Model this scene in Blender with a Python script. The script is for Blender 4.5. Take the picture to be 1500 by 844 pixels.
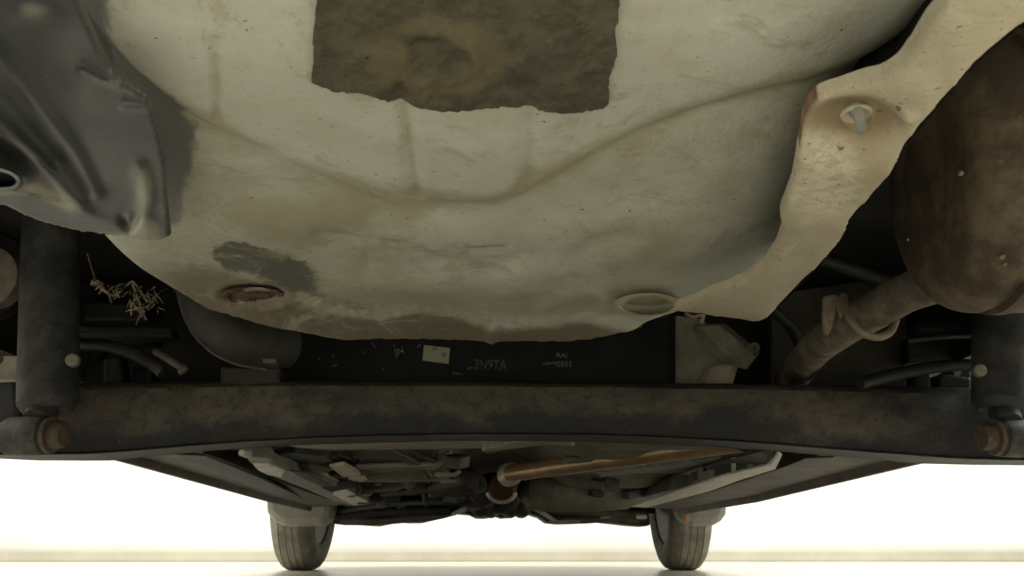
import bpy, bmesh, math, random
import numpy as np
from mathutils import Vector, Matrix
random.seed(7); rng = np.random.default_rng(7)
for o in list(bpy.data.objects): bpy.data.objects.remove(o)
S = bpy.context.scene
C = S.collection

# ------------------------------------------------------------------ camera
CAM_H = 0.085; FPX = 1300.0; TH = math.atan(378.0/FPX); PSI = math.atan(18.0/FPX*math.cos(TH))
fw = Vector((math.sin(PSI)*math.cos(TH), math.cos(PSI)*math.cos(TH), math.sin(TH)))
rt = Vector((math.cos(PSI), -math.sin(PSI), 0)); up = rt.cross(fw)
cam = bpy.data.cameras.new('camera'); co = bpy.data.objects.new('camera', cam); C.objects.link(co)
m = Matrix((rt, up, -fw)).transposed().to_4x4(); m.translation = Vector((0, 0, CAM_H)); co.matrix_world = m
cam.sensor_fit = 'HORIZONTAL'; cam.sensor_width = 36.0; cam.lens = 36.0*FPX/1500.0
cam.clip_start = 0.02; cam.clip_end = 200
cam.dof.use_dof = True; cam.dof.focus_distance = 0.62; cam.dof.aperture_fstop = 32.0
S.camera = co
# ------------------------------------------------------------------ light
w = bpy.data.worlds.new('World'); S.world = w; w.use_nodes = True
w.node_tree.nodes['Background'].inputs[0].default_value = (0.99, 1.0, 0.965, 1)
w.node_tree.nodes['Background'].inputs[1].default_value = 0.62
def lamp(name, loc, aim, sx, sy, power, col=(.985, .99, .93)):
    l = bpy.data.lights.new(name, 'AREA'); l.shape = 'RECTANGLE'; l.size = sx; l.size_y = sy
    l.energy = power; l.color = col
    o = bpy.data.objects.new(name, l); C.objects.link(o); o.location = loc
    d = Vector(aim)-Vector(loc); o.rotation_euler = d.to_track_quat('-Z', 'Y').to_euler()
    return o
lamp('ceiling_lamp_rear', (-0.3, -1.5, 2.4), (0, 0.1, 0.0), 2.6, 0.6, 178)
lamp('ceiling_lamp_front', (0, 4.8, 2.7), (0, 5.36, 0.9), 7.0, 0.4, 90)
lamp('ceiling_lamp_side', (-2.3, 1.6, 2.6), (-1.2, 1.8, 0), 0.5, 4.0, 200)
lamp('ceiling_lamp_side', (2.3, 1.6, 2.6), (1.2, 1.8, 0), 0.5, 4.0, 200)
S.view_settings.view_transform = 'Standard'; S.view_settings.look = 'None'
S.view_settings.gamma = 1.0; S.view_settings.use_curve_mapping = False
S.view_settings.exposure = 0.0

# ------------------------------------------------------------------ helpers
def ray(u, v):
    x = (np.asarray(u, float)-750.0)/FPX; y = (422.0-np.asarray(v, float))/FPX
    d = [fw[i]+x*rt[i]+y*up[i] for i in range(3)]
    return d
def onY(u, v, Y):                                   # point at distance Y ahead of the camera
    d = ray(u, v); t = Y/d[1]
    return np.stack([d[0]*t, np.broadcast_to(Y, np.shape(d[0]*t)), CAM_H+d[2]*t], -1)
def onZ(u, v, z):                                   # point at height z
    d = ray(u, v); t = (np.asarray(z)-CAM_H)/d[2]
    return np.stack([d[0]*t, d[1]*t, CAM_H+d[2]*t], -1)
WORLD = {}
def build(name, verts, faces, mat, parent=None, smooth=None, attrs=None, label=None, bevel=0):
    V = np.asarray(verts, float); c = (V.max(0)+V.min(0))/2
    me = bpy.data.meshes.new(name); me.from_pydata((V-c).tolist(), [], [list(map(int, f)) for f in faces])
    bm = bmesh.new(); bm.from_mesh(me)
    if smooth is None or smooth == 'fix': bmesh.ops.recalc_face_normals(bm, faces=bm.faces)
    bm.to_mesh(me); bm.free()
    if smooth is not None:
        me.polygons.foreach_set('use_smooth', [True]*len(me.polygons))
        if smooth != 'fix' or True: me.set_sharp_from_angle(angle=math.radians(38))
    if attrs:
        for k, a in attrs.items():
            at = me.attributes.new(k, 'FLOAT', 'POINT'); at.data.foreach_set('value', np.asarray(a, np.float32))
    me.materials.append(mat)
    return link(name, me, c, parent, label, bevel)
def link(name, me, c, parent, label=None, bevel=0):
    o = bpy.data.objects.new(name, me); C.objects.link(o); c = Vector(c)
    WORLD[o.name] = c
    if parent: o.parent = parent; o.location = c-WORLD[parent.name]
    else: o.location = c
    if label: o['label'] = label
    if bevel:
        b = o.modifiers.new('edge', 'BEVEL'); b.width = bevel; b.segments = 2; b.limit_method = 'ANGLE'; b.angle_limit = math.radians(40)
    return o
def prism(bot, top):
    n = len(bot); V = list(map(tuple, bot))+list(map(tuple, top))
    F = [list(range(n))[::-1], list(range(n, 2*n))]+[[i, (i+1) % n, n+(i+1) % n, n+i] for i in range(n)]
    return V, F
def flat(name, px, z, h, mat, parent, **k):         # horizontal underside seen from below, h tall
    P = np.array([onZ(u, v, zz) for (u, v), zz in zip(px, z if hasattr(z, '__len__') else [z]*len(px))])
    V, F = prism(P, P+[0, 0, h]); return build(name, V, F, mat, parent, **k)
def upright(name, px, Y, d, mat, parent, **k):      # upright face at distance Y, d deep
    P = np.array([onY(u, v, yy) for (u, v), yy in zip(px, Y if hasattr(Y, '__len__') else [Y]*len(px))])
    V, F = prism(P, P+[0, d, 0]); return build(name, V, F, mat, parent, **k)
def smoothpath(P, n=8):
    P = [Vector(p) for p in P]; out = []
    for i in range(len(P)-1):
        a = P[max(i-1, 0)]; b = P[i]; c = P[i+1]; d = P[min(i+2, len(P)-1)]
        for k in range(n):
            t = k/n; out.append(.5*((2*b)+(c-a)*t+(2*a-5*b+4*c-d)*t*t+(3*b-a-3*c+d)*t**3))
    return out+[P[-1]]
def tube_geo(path, r, seg=16, cap=True):
    path = [Vector(p) for p in path]; V = []; F = []; n = len(path)
    rr = r if hasattr(r, '__len__') else [r]*n
    t0 = (path[1]-path[0]).normalized(); ref = Vector((0, 0, 1)) if abs(t0.z) < .9 else Vector((0, 1, 0))
    nrm = t0.cross(ref).normalized()
    for i, p in enumerate(path):
        t = (path[min(i+1, n-1)]-path[max(i-1, 0)]).normalized()
        nrm = (nrm-t*nrm.dot(t)).normalized(); b = t.cross(nrm)
        for k in range(seg):
            a = 2*math.pi*k/seg; V.append(tuple(p+(nrm*math.cos(a)+b*math.sin(a))*rr[i]))
    for i in range(n-1):
        for k in range(seg):
            k2 = (k+1) % seg; F.append([i*seg+k, i*seg+k2, (i+1)*seg+k2, (i+1)*seg+k])
    if cap: F.append(list(range(seg))[::-1]); F.append([(n-1)*seg+k for k in range(seg)])
    return V, F
def tube(name, path, r, mat, parent, seg=16, **k):
    V, F = tube_geo(path, r, seg); return build(name, V, F, mat, parent, smooth='fix', **k)
def lathe(name, a, axis, prof, mat, parent, seg=32, **k):      # prof: (distance along axis, radius)
    a = Vector(a); ax = Vector(axis).normalized()
    path = [a+ax*p[0] for p in prof]
    ref = Vector((0, 0, 1)) if abs(ax.z) < .9 else Vector((0, 1, 0)); n1 = ax.cross(ref).normalized(); n2 = ax.cross(n1)
    V = []; F = []
    for p, (s, r) in zip(path, prof):
        for q in range(seg):
            t = 2*math.pi*q/seg; V.append(tuple(p+(n1*math.cos(t)+n2*math.sin(t))*max(r, 1e-4)))
    for i in range(len(prof)-1):
        for q in range(seg):
            q2 = (q+1) % seg; F.append([i*seg+q, i*seg+q2, (i+1)*seg+q2, (i+1)*seg+q])
    F.append(list(range(seg))[::-1]); F.append([(len(prof)-1)*seg+q for q in range(seg)])
    return build(name, V, F, mat, parent, smooth='fix', **k)
def polydist(U, Vv, P, closed=True):
    P = np.asarray(P, float); Q = np.roll(P, -1, 0) if closed else P[1:]; A = P if closed else P[:-1]
    best = np.full(U.shape, 1e9); bu = U.copy(); bv = Vv.copy(); ins = np.zeros(U.shape, bool)
    for (x0, y0), (x1, y1) in zip(A, Q):
        dx, dy = x1-x0, y1-y0; L = dx*dx+dy*dy+1e-12
        t = np.clip(((U-x0)*dx+(Vv-y0)*dy)/L, 0, 1); px = x0+t*dx; py = y0+t*dy
        d = np.hypot(U-px, Vv-py); k = d < best
        best = np.where(k, d, best); bu = np.where(k, px, bu); bv = np.where(k, py, bv)
        if closed and y0 != y1:
            c = ((y0 > Vv) != (y1 > Vv)) & (U < (x1-x0)*(Vv-y0)/(y1-y0)+x0); ins ^= c
    return best, bu, bv, ins
def sheet(name, outline, step, surf, wall, mat, parent, roll=0, rollh=0, attrf=None, margin=None, **k):
    """pressed sheet: surf(u,v) gives the underside, the rim is folded up by 'wall' metres"""
    P = np.asarray(outline, float); (u0, v0), (u1, v1) = P.min(0), P.max(0)
    mg = step*3.6
    us = np.arange(u0-mg, u1+mg+step, step); vs = np.arange(v0-mg, v1+mg+step, step)
    U, Vv = np.meshgrid(us, vs)
    d, bu, bv, ins = polydist(U, Vv, P)
    UU = np.where(ins, U, bu); VV = np.where(ins, Vv, bv)
    # pull nearest inner points onto the rim so the edge is clean
    near = ins & (d < step*.5); UU = np.where(near, bu, UU); VV = np.where(near, bv, VV)
    pts = surf(UU, VV)
    if roll:
        q = np.clip(1-np.where(ins, d, 0)/roll, 0, 1); pts[..., 2] += rollh*(1-np.sqrt(np.clip(1-q*q, 0, 1)))
    pts[..., 2] += np.where(ins, 0, np.clip((d-1.25*step)/step, 0, 1)*wall)
    ok = ins | (d < mg)
    idx = np.full(U.shape, -1); cell = ok[:-1, :-1] & ok[1:, :-1] & ok[:-1, 1:] & ok[1:, 1:]
    use = np.zeros(U.shape, bool)
    for a in (slice(None, -1), slice(1, None)):
        for b in (slice(None, -1), slice(1, None)): use[a, b] |= cell
    idx[use] = np.arange(use.sum())
    a, b, c, e = idx[:-1, :-1][cell], idx[:-1, 1:][cell], idx[1:, 1:][cell], idx[1:, :-1][cell]
    at = {kk: vv[use] for kk, vv in attrf(UU, VV).items()} if attrf else None
    return build(name, pts[use], np.stack([a, e, c, b], 1), mat, parent, smooth='keep', attrs=at, **k)
def gl(U, Vv, poly, wd):                             # soft line along a polyline
    d = polydist(U, Vv, poly, False)[0]; return np.exp(-(d/wd)**2)
def blob(U, Vv, u, v, a, b, p=1.0, rot=0):
    c, s = math.cos(rot), math.sin(rot); x = (U-u)*c+(Vv-v)*s; y = -(U-u)*s+(Vv-v)*c
    return np.exp(-((x/a)**2+(y/b)**2)**p)
def sstep(x, a, b):
    t = np.clip((x-a)/(b-a), 0, 1); return t*t*(3-2*t)
def vnoise(U, Vv, s, seed):
    r = np.random.default_rng(seed); G = r.random((64, 64)); x = U/s+100; y = Vv/s+100
    xi = np.floor(x).astype(int); yi = np.floor(y).astype(int); fx = x-xi; fy = y-yi
    fx = fx*fx*(3-2*fx); fy = fy*fy*(3-2*fy); g = lambda i, j: G[(yi+j) % 64, (xi+i) % 64]
    return (g(0, 0)*(1-fx)+g(1, 0)*fx)*(1-fy)+(g(0, 1)*(1-fx)+g(1, 1)*fx)*fy-.5

# ------------------------------------------------------------------ materials
class NT:
    def __init__(s, name):
        s.m = bpy.data.materials.new(name); s.m.use_nodes = True; s.t = s.m.node_tree
        s.b = s.t.nodes['Principled BSDF']; s.tc = s.t.nodes.new('ShaderNodeTexCoord')
    def L(s, a, b): s.t.links.new(a, b)
    def noise(s, scale, detail=6, rough=.6, stretch=None, dist=0.0):
        n = s.t.nodes.new('ShaderNodeTexNoise'); n.inputs['Scale'].default_value = scale; n.inputs['Detail'].default_value = detail
        n.inputs['Roughness'].default_value = rough; n.inputs['Distortion'].default_value = dist
        if stretch:
            mp = s.t.nodes.new('ShaderNodeMapping'); mp.inputs['Scale'].default_value = stretch
            s.L(s.tc.outputs['Object'], mp.inputs[0]); s.L(mp.outputs[0], n.inputs['Vector'])
        else: s.L(s.tc.outputs['Object'], n.inputs['Vector'])
        return n.outputs['Fac']
    def ramp(s, f, a, b):
        r = s.t.nodes.new('ShaderNodeMapRange'); r.inputs['From Min'].default_value = a; r.inputs['From Max'].default_value = b
        r.interpolation_type = 'SMOOTHSTEP'; s.L(f, r.inputs['Value']); return r.outputs['Result']
    def math(s, op, a, b):
        n = s.t.nodes.new('ShaderNodeMath'); n.operation = op
        for i, x in enumerate((a, b)):
            if isinstance(x, (int, float)): n.inputs[i].default_value = x
            else: s.L(x, n.inputs[i])
        return n.outputs[0]
    def mix(s, f, a, b):
        n = s.t.nodes.new('ShaderNodeMix'); n.data_type = 'RGBA'
        if isinstance(f, (int, float)): n.inputs[0].default_value = f
        else: s.L(f, n.inputs[0])
        for i, x in ((6, a), (7, b)):
            if isinstance(x, tuple): n.inputs[i].default_value = (*x, 1)
            else: s.L(x, n.inputs[i])
        return n.outputs[2]
    def attr(s, name):
        n = s.t.nodes.new('ShaderNodeAttribute'); n.attribute_name = name; return n.outputs['Fac']
    def col(s, c):
        if isinstance(c, tuple): s.b.inputs['Base Color'].default_value = (*c, 1)
        else: s.L(c, s.b.inputs['Base Color'])
    def bump(s, f, strength, dist=.002):
        n = s.t.nodes.new('ShaderNodeBump'); n.inputs['Strength'].default_value = strength; n.inputs['Distance'].default_value = dist
        s.L(f, n.inputs['Height']); s.L(n.outputs[0], s.b.inputs['Normal'])
    def set(s, rough=.6, metal=0.0, spec=.5):
        if isinstance(rough, (int, float)): s.b.inputs['Roughness'].default_value = rough
        else: s.L(rough, s.b.inputs['Roughness'])
        s.b.inputs['Metallic'].default_value = metal; s.b.inputs['Specular IOR Level'].default_value = spec
def worn(name, base, dust_highlight, scale=25, lo=.35, hi=.7, rough=.6, metal=0.0, spec=.4, bump=.3, speck=None, bscale=180, third=None, stretch=None):
    n = NT(name); f = n.ramp(n.noise(scale, 8, .65, stretch=stretch), lo, hi); c = n.mix(f, base, dust_highlight)
    if third: c = n.mix(n.ramp(n.noise(scale*.45, 5, .6, dist=.6), .52, .68), c, third)
    if speck: c = n.mix(n.ramp(n.noise(scale*9, 2, .5), .70, .76), c, speck)
    n.col(c); n.set(rough, metal, spec); n.bump(n.noise(bscale, 6, .7), bump, .0015); return n.m
M = {}
M['beam'] = worn('axle_black_paint', (.022, .021, .018), (.075, .066, .048), 16, .35, .72, .62, bump=.5, speck=(.13, .12, .1), stretch=(.5, 1, 1))
M['black_paint'] = worn('dusty_black_paint', (.014, .014, .014), (.04, .038, .033), 30, .4, .8, .55, bump=.4)
M['shock'] = worn('shock_paint', (.024, .026, .027), (.07, .069, .062), 26, .38, .7, .65, bump=.4, speck=(.14, .135, .12))
M['black_plastic'] = worn('black_plastic', (.008, .009, .01), (.016, .017, .018), 30, .4, .75, .55, spec=.25, bump=.15)
M['rubber'] = worn('tyre_rubber', (.16, .148, .12), (.28, .26, .215), 16, .35, .7, .8, spec=.25, bump=.4)
M['rust'] = worn('rusty_steel', (.06, .035, .02), (.13, .085, .05), 60, .35, .7, .75, bump=.8, third=(.04, .03, .022))
M['boltrust'] = worn('rusty_bolt', (.085, .058, .04), (.15, .115, .085), 120, .35, .7, .7, bump=.6)
M['muffler'] = worn('muffler_rust', (.066, .048, .032), (.175, .135, .088), 20, .42, .64, .68, metal=.0, bump=1.0, third=(.034, .029, .022), speck=(.18, .15, .1))
M['pipe'] = worn('exhaust_pipe_rust', (.08, .066, .048), (.2, .168, .12), 40, .38, .66, .6, metal=.1, bump=.9)
M['hanger'] = worn('dusty_steel', (.16, .13, .09), (.28, .23, .16), 60, .35, .7, .6, metal=.2, bump=.6, third=(.09, .06, .035))
M['shield'] = None
M['bracket'] = worn('grey_primer', (.22, .2, .15), (.33, .3, .225), 30, .35, .7, .65, bump=.4)
M['pan'] = worn('underseal', (.11, .102, .078), (.22, .2, .15), 9, .35, .7, .65, bump=.5)
M['sill'] = worn('sill_paint', (.045, .039, .031), (.11, .09, .066), 14, .35, .7, .6, bump=.4)
M['pale'] = worn('pale_painted_steel', (.45, .44, .38), (.62, .6, .52), 14, .35, .7, .5, bump=.3)
M['railside'] = worn('grey_rail', (.05, .053, .05), (.14, .14, .13), 9, .4, .62, .45, bump=.3)
M['cooper'] = worn('coppery_exhaust', (.26, .165, .08), (.38, .26, .14), 14, .35, .7, .3, metal=.35, bump=.2)
M['cast'] = worn('cast_metal', (.05, .045, .036), (.12, .11, .09), 14, .35, .7, .6, bump=.5)
M['drum'] = worn('hub_plate', (.3, .28, .21), (.42, .4, .3), 30, .35, .7, .7, bump=.3)
M['discbrown'] = worn('brown_cap', (.2, .16, .125), (.3, .25, .2), 60, .35, .7, .8, bump=.5)
M['straw'] = worn('dry_straw', (.13, .105, .07), (.27, .22, .15), 300, .35, .7, .8, bump=.2)
M['nub'] = worn('beige_plug', (.17, .16, .12), (.26, .24, .19), 200, .35, .7, .6, bump=.2)
M['liner'] = worn('dusty_liner', (.24, .23, .2), (.36, .35, .3), 12, .35, .7, .6, bump=.3)
M['sticker'] = worn('pale_green_sticker', (.36, .40, .27), (.44, .45, .33), 60, .35, .7, .5, bump=.1)
M['ink'] = worn('white_paint_mark', (.10, .105, .1), (.26, .27, .25), 400, .4, .6, .7, bump=.1)
M['body'] = worn('dark_car_paint', (.05, .055, .06), (.06, .065, .07), 5, .4, .6, .3, bump=.02)
M['red'] = worn('dark_red_cast', (.06, .018, .01), (.09, .03, .018), 30, .35, .7, .7, bump=.3)
M['raildark'] = worn('rail_dark', (.016, .017, .017), (.03, .03, .028), 20)
M['amber'] = worn('amber_plastic', (.5, .22, .06), (.55, .27, .1), 50, .35, .7, .4, bump=.1)
M['bright'] = worn('bright_steel', (.45, .43, .38), (.6, .58, .52), 60, .35, .7, .4, metal=.3, bump=.2)
# spare wheel well: pale primer, with shaped dirt, dark lines and a grey band
n = NT('well_primer'); base = n.mix(n.ramp(n.noise(9, 6, .6, dist=.4), .35, .7), (.48, .49, .43), (.545, .56, .50))
base = n.mix(n.math('MULTIPLY', n.ramp(n.noise(28, 8, .7), .42, .72), .55), base, (.43, .395, .28))
tan = n.ramp(n.math('ADD', n.attr('tan'), n.math('MULTIPLY', n.math('SUBTRACT', n.noise(70, 9, .75), .5), 1.2)), .15, .95)
base = n.mix(n.math('MULTIPLY', tan, .8), base, (.345, .318, .212))
dk = n.ramp(n.math('ADD', n.attr('dark'), n.math('MULTIPLY', n.math('SUBTRACT', n.noise(220, 8, .8), .5), 1.5)), .25, .75)
base = n.mix(n.math('MULTIPLY', dk, .85), base, (.042, .040, .033))
br = n.ramp(n.math('ADD', n.attr('brown'), n.math('MULTIPLY', n.math('SUBTRACT', n.noise(110, 8, .75), .5), .9)), .2, .85)
base = n.mix(n.math('MULTIPLY', br, .85), base, (.155, .12, .075))
base = n.mix(n.math('MULTIPLY', n.ramp(n.noise(55, 9, .75, dist=.5), .57, .72), .6), base, (.33, .285, .18))
base = n.mix(n.math('MULTIPLY', n.ramp(n.noise(130, 4, .65), .69, .76), .8), base, (.17, .12, .065))
base = n.mix(n.ramp(n.noise(330, 2, .4), .725, .77), base, (.14, .11, .07))
base = n.mix(n.math('MULTIPLY', n.ramp(n.noise(19, 10, .78, dist=.8), .545, .60), .55), base, (.345, .315, .215))
base = n.mix(n.math('MULTIPLY', n.ramp(n.noise(15, 10, .75, dist=1.0), .56, .64), .45), base, (.57, .575, .50))
base = n.mix(n.math('MULTIPLY', n.ramp(n.noise(95, 8, .8), .58, .66), .45), base, (.30, .26, .17))
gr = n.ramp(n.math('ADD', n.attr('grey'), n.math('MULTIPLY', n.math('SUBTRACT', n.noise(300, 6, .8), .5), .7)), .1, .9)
base = n.mix(n.math('MULTIPLY', gr, .9), base, (.095, .099, .092))        # soft grey band painted beside the trim
n.col(base); n.set(.5, 0, .35); n.bump(n.noise(210, 8, .78), .55, .002); M['well'] = n.m
# damping felt
n = NT('damping_felt'); base = n.mix(n.ramp(n.noise(55, 10, .8), .4, .6), (.095, .086, .064), (.155, .139, .101))
och = n.ramp(n.math('ADD', n.attr('ochre'), n.math('MULTIPLY', n.math('SUBTRACT', n.noise(60, 8, .7), .5), .6)), .2, .9)
base = n.mix(n.math('MULTIPLY', och, .62), base, (.215, .178, .105))
base = n.mix(n.math('MULTIPLY', n.ramp(n.attr('dark'), .1, .9), .8), base, (.055, .052, .045))
base = n.mix(n.ramp(n.noise(260, 3, .5), .68, .76), base, (.05, .04, .03))
n.col(base); n.set(.9, 0, .1); n.bump(n.noise(330, 8, .8), .9, .003); M['felt'] = n.m
# heat shield: dusty beige coated steel
n = NT('heat_shield_coat'); base = n.mix(n.ramp(n.noise(30, 8, .6), .35, .7), (.41, .37, .27), (.475, .43, .32))
fl = n.math('MULTIPLY', n.ramp(n.noise(150, 9, .8), .44, .54), n.ramp(n.attr('flake'), .1, .8))
base = n.mix(n.math('MULTIPLY', fl, .7), base, (.60, .565, .44))
br = n.ramp(n.math('ADD', n.attr('brown'), n.math('MULTIPLY', n.math('SUBTRACT', n.noise(120, 6, .7), .5), .5)), .1, .9)
base = n.mix(n.math('MULTIPLY', br, .9), base, (.25, .185, .11))
base = n.mix(n.ramp(n.attr('rust'), .3, .9), base, (.16, .065, .025))
base = n.mix(n.math('MULTIPLY', n.ramp(n.noise(200, 7, .8), .55, .68), .4), base, (.24, .19, .12)); base = n.mix(n.ramp(n.noise(380, 2, .4), .68, .74), base, (.17, .13, .085))
n.col(base); n.set(.7, 0, .25); n.bump(n.noise(300, 6, .7), .7, .002); M['shield'] = n.m
# side trim: grey plastic, dusty film, fold highlights painted into the colour
n = NT('grey_trim_plastic'); base = n.mix(n.ramp(n.noise(14, 8, .65), .35, .72), (.036, .040, .042), (.062, .066, .064))
base = n.mix(n.math('MULTIPLY', n.ramp(n.attr('dust_highlight'), .1, .9), .7), base, (.33, .31, .24))
base = n.mix(n.ramp(n.noise(420, 2, .4), .76, .80), base, (.3, .3, .28))
n.col(base); n.set(n.math('ADD', n.math('MULTIPLY', n.noise(60, 6, .7), .3), .17), 0, .5); n.bump(n.noise(220, 8, .8), .25, .0015); M['trim'] = n.m
# setting
n = NT('painted_floor'); base = n.mix(n.ramp(n.noise(2.2, 6, .6), .35, .7), (.60, .545, .43), (.66, .61, .49))
base = n.mix(n.ramp(n.noise(40, 6, .7), .62, .75), base, (.45, .43, .38)); n.col(base); n.set(.28, 0, .5); n.bump(n.noise(60, 6, .7), .06, .001); M['floor'] = n.m
n = NT('wall_paint'); base = n.mix(n.ramp(n.noise(1.2, 5, .6), .35, .7), (.74, .735, .68), (.8, .79, .74)); sx = n.t.nodes.new('ShaderNodeSeparateXYZ'); n.L(n.tc.outputs['Object'], sx.inputs[0]); low = n.ramp(n.math('ADD', sx.outputs['Z'], n.math('MULTIPLY', n.noise(3, 6, .7), .03)), -1.60, -1.44); base = n.mix(low, (.40, .37, .28), base); n.col(base); n.set(.7, 0, .3); n.bump(n.noise(90, 4, .6), .1, .002); M['wall'] = n.m
M['skirting'] = worn('beige_skirting', (.43, .40, .31), (.49, .46, .37), 4, .35, .7, .5, bump=.1)

def tag(o, label, cat, group=None):
    o['label'] = label; o['category'] = cat
    if group: o['group'] = group

# ------------------------------------------------------------------ setting
fl_ = build('floor', [(-12, -8, 0), (12, -8, 0), (12, 5.36, 0), (-12, 5.36, 0), (-12, -8, -.1), (12, -8, -.1), (12, 5.36, -.1), (-12, 5.36, -.1)],
            [(0, 1, 2, 3), (7, 6, 5, 4), (0, 4, 5, 1), (1, 5, 6, 2), (2, 6, 7, 3), (3, 7, 4, 0)], M['floor']); fl_['kind'] = 'structure'
def box(x0, x1, y0, y1, z0, z1):
    V = [(x, y, z) for z in (z0, z1) for y in (y0, y1) for x in (x0, x1)]
    return V, [(0, 2, 3, 1), (4, 5, 7, 6), (0, 1, 5, 4), (2, 6, 7, 3), (0, 4, 6, 2), (1, 3, 7, 5)]
def pbox(name, x0, x1, y0, y1, z0, z1, mat, parent=None, **k):
    V, F = box(x0, x1, y0, y1, z0, z1); return build(name, V, F, mat, parent, **k)
wall = pbox('wall', -12, 12, 5.36, 5.5, 0, 3.2, M['wall'])
tag(wall, 'brightly lit plain white wall beyond the front tyres of the car', 'wall')
pbox('skirting_board', -12, 12, 5.345, 5.36, .001, .055, M['skirting'], wall, bevel=.004)

# ------------------------------------------------------------------ the car
car = bpy.data.objects.new('parked_car', None); C.objects.link(car); car.location = (0, 2.2, 0); WORLD[car.name] = Vector((0, 2.2, 0))
tag(car, 'underside of a car with pale spare wheel well, black axle beam and rusty muffler', 'car')

# --- spare wheel well -------------------------------------------------------
WZ = .270
WELL = [(-80, -150), (-50, 0), (10, 150), (60, 250), (98, 330), (113, 339), (160, 368), (215, 405), (265, 435), (310, 452), (350, 463), (400, 478), (440, 486), (480, 494),
        (510, 498), (560, 496), (620, 495), (700, 497), (718, 499), (760, 497), (830, 498), (870, 494), (905, 486), (930, 483), (962, 473), (996, 461), (1035, 456), (1090, 446), (1150, 412), (1190, 366), (1212, 300), (1240, 240), (1275, 195), (1330, 158), (1385, 116), (1430, 58), (1470, 0), (1510, -60), (1550, -150)]
CREASE = [(100, 40), (165, 104), (220, 144), (280, 172), (330, 195), (400, 228), (480, 266), (540, 292), (590, 301), (650, 300), (715, 301), (750, 291), (800, 266), (870, 230), (940, 198), (1010, 172), (1090, 148), (1160, 130), (1230, 112), (1320, 96)]
cu = np.array(CREASE)
def well_low(U, V):                                  # how far the steel hangs below the base plane (m)
    cv = np.interp(U, cu[:, 0], cu[:, 1]); s = V-cv
    h = -.004*sstep(s, -10, 14)                                       # the pressed step
    h -= .0012*gl(U, V, CREASE, 13)
    dl = polydist(U, V, [(-80, -150), (-50, 0), (10, 150), (60, 250), (98, 330)], False)[0]; h -= .02*np.clip(1-dl/130, 0, 1)**2
    ed = np.interp(V, [-150, -30, 40, 90, 120, 150, 200, 300, 350], [70, 108, 138, 162, 190, 226, 238, 248, 252]); h -= .022*np.clip((ed+34-U)/90, 0, 1.3)**1.6*(1-sstep(V, 318, 350))
    dr = polydist(U, V, [(1090, 446), (1150, 412), (1190, 366), (1212, 300), (1240, 240), (1275, 195), (1330, 158), (1385, 116), (1430, 58), (1470, 0), (1510, -60), (1550, -150)], False)[0]; h -= (.055-.03*sstep(V, 90, 230))*np.clip(1-dr/125, 0, 1)**2.3*(1-sstep(V, 330, 425))
    for a, b, wd, am in (((586, 110), (612, 296), 12, -.003), ((775, 110), (772, 285), 14, -.0028), ((690, 110), (690, 290), 22, .0012), ((316, 60), (318, 172), 10, -.002), ((860, 140), (850, 200), 16, -.0012)):
        h += am*gl(U, V, [a, b], wd)*sstep(-s, -6, 12)
    h += .004*sstep(-s, 10, 200)*blob(U, V, 620, 120, 420, 120)
    # big pressed fields of the lower part
    h += .006*blob(U, V, 650, 415, 250, 40)
    h += .008*blob(U, V, 930, 350, 130, 45, 1.6) + .006*blob(U, V, 390, 330, 120, 34, 1.5)
    h += .006*blob(U, V, 655, 345, 110, 24, 1.3)+.004*blob(U, V, 780, 395, 70, 18)+.003*blob(U, V, 520, 420, 60, 14)
    h -= .0035*gl(U, V, [(540, 385), (600, 398), (650, 388), (700, 398), (760, 380)], 12)
    h -= .0014*(gl(U, V, [(565, 357), (600, 356), (622, 364)], 4)+gl(U, V, [(684, 361), (742, 361)], 4)+.6*gl(U, V, [(628, 378), (648, 385), (668, 382), (682, 370)], 5))
    h -= .003*gl(U, V, [(470, 345), (510, 362), (535, 392)], 12)
    h -= .003*gl(U, V, [(840, 375), (870, 352), (930, 338)], 14)
    # step of the front lip
    lip = np.interp(U, [270, 330, 440, 500, 560, 610, 660, 720, 800, 850, 900, 950, 1000], [440, 447, 434, 452, 459, 447, 452, 474, 472, 464, 474, 482, 470])
    h += .005*sstep(V-lip, -5, 8)+.0012*vnoise(U, V, 9, 17)*sstep(V-lip, -12, 0)
    h += .004*gl(U, V, [(800, 448), (840, 428), (870, 428), (890, 446)], 12)
    h += .0022*gl(U, V, [(716, 455), (720, 497)], 7)
    # drain openings
    for (u, v, a, b) in ((371, 434, 54, 17), (949, 448, 46, 15)):
        r = np.hypot((U-u)/a, (V-v)/b)
        h += (.0012 if u < 500 else .002)*np.exp(-((r-1.06)/.14)**2)
        h -= (.0025 if u < 500 else .006)*(1-sstep(r, .68, .92))
    h += .0028*vnoise(U, V, 190, 1)+.0010*vnoise(U, V*1.4, 75, 2)+.0004*vnoise(U, V*1.5, 30, 3)
    return h
def well_surf(U, V):
    p = onZ(U, V, WZ); p[..., 2] -= well_low(U, V); return p
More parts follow.
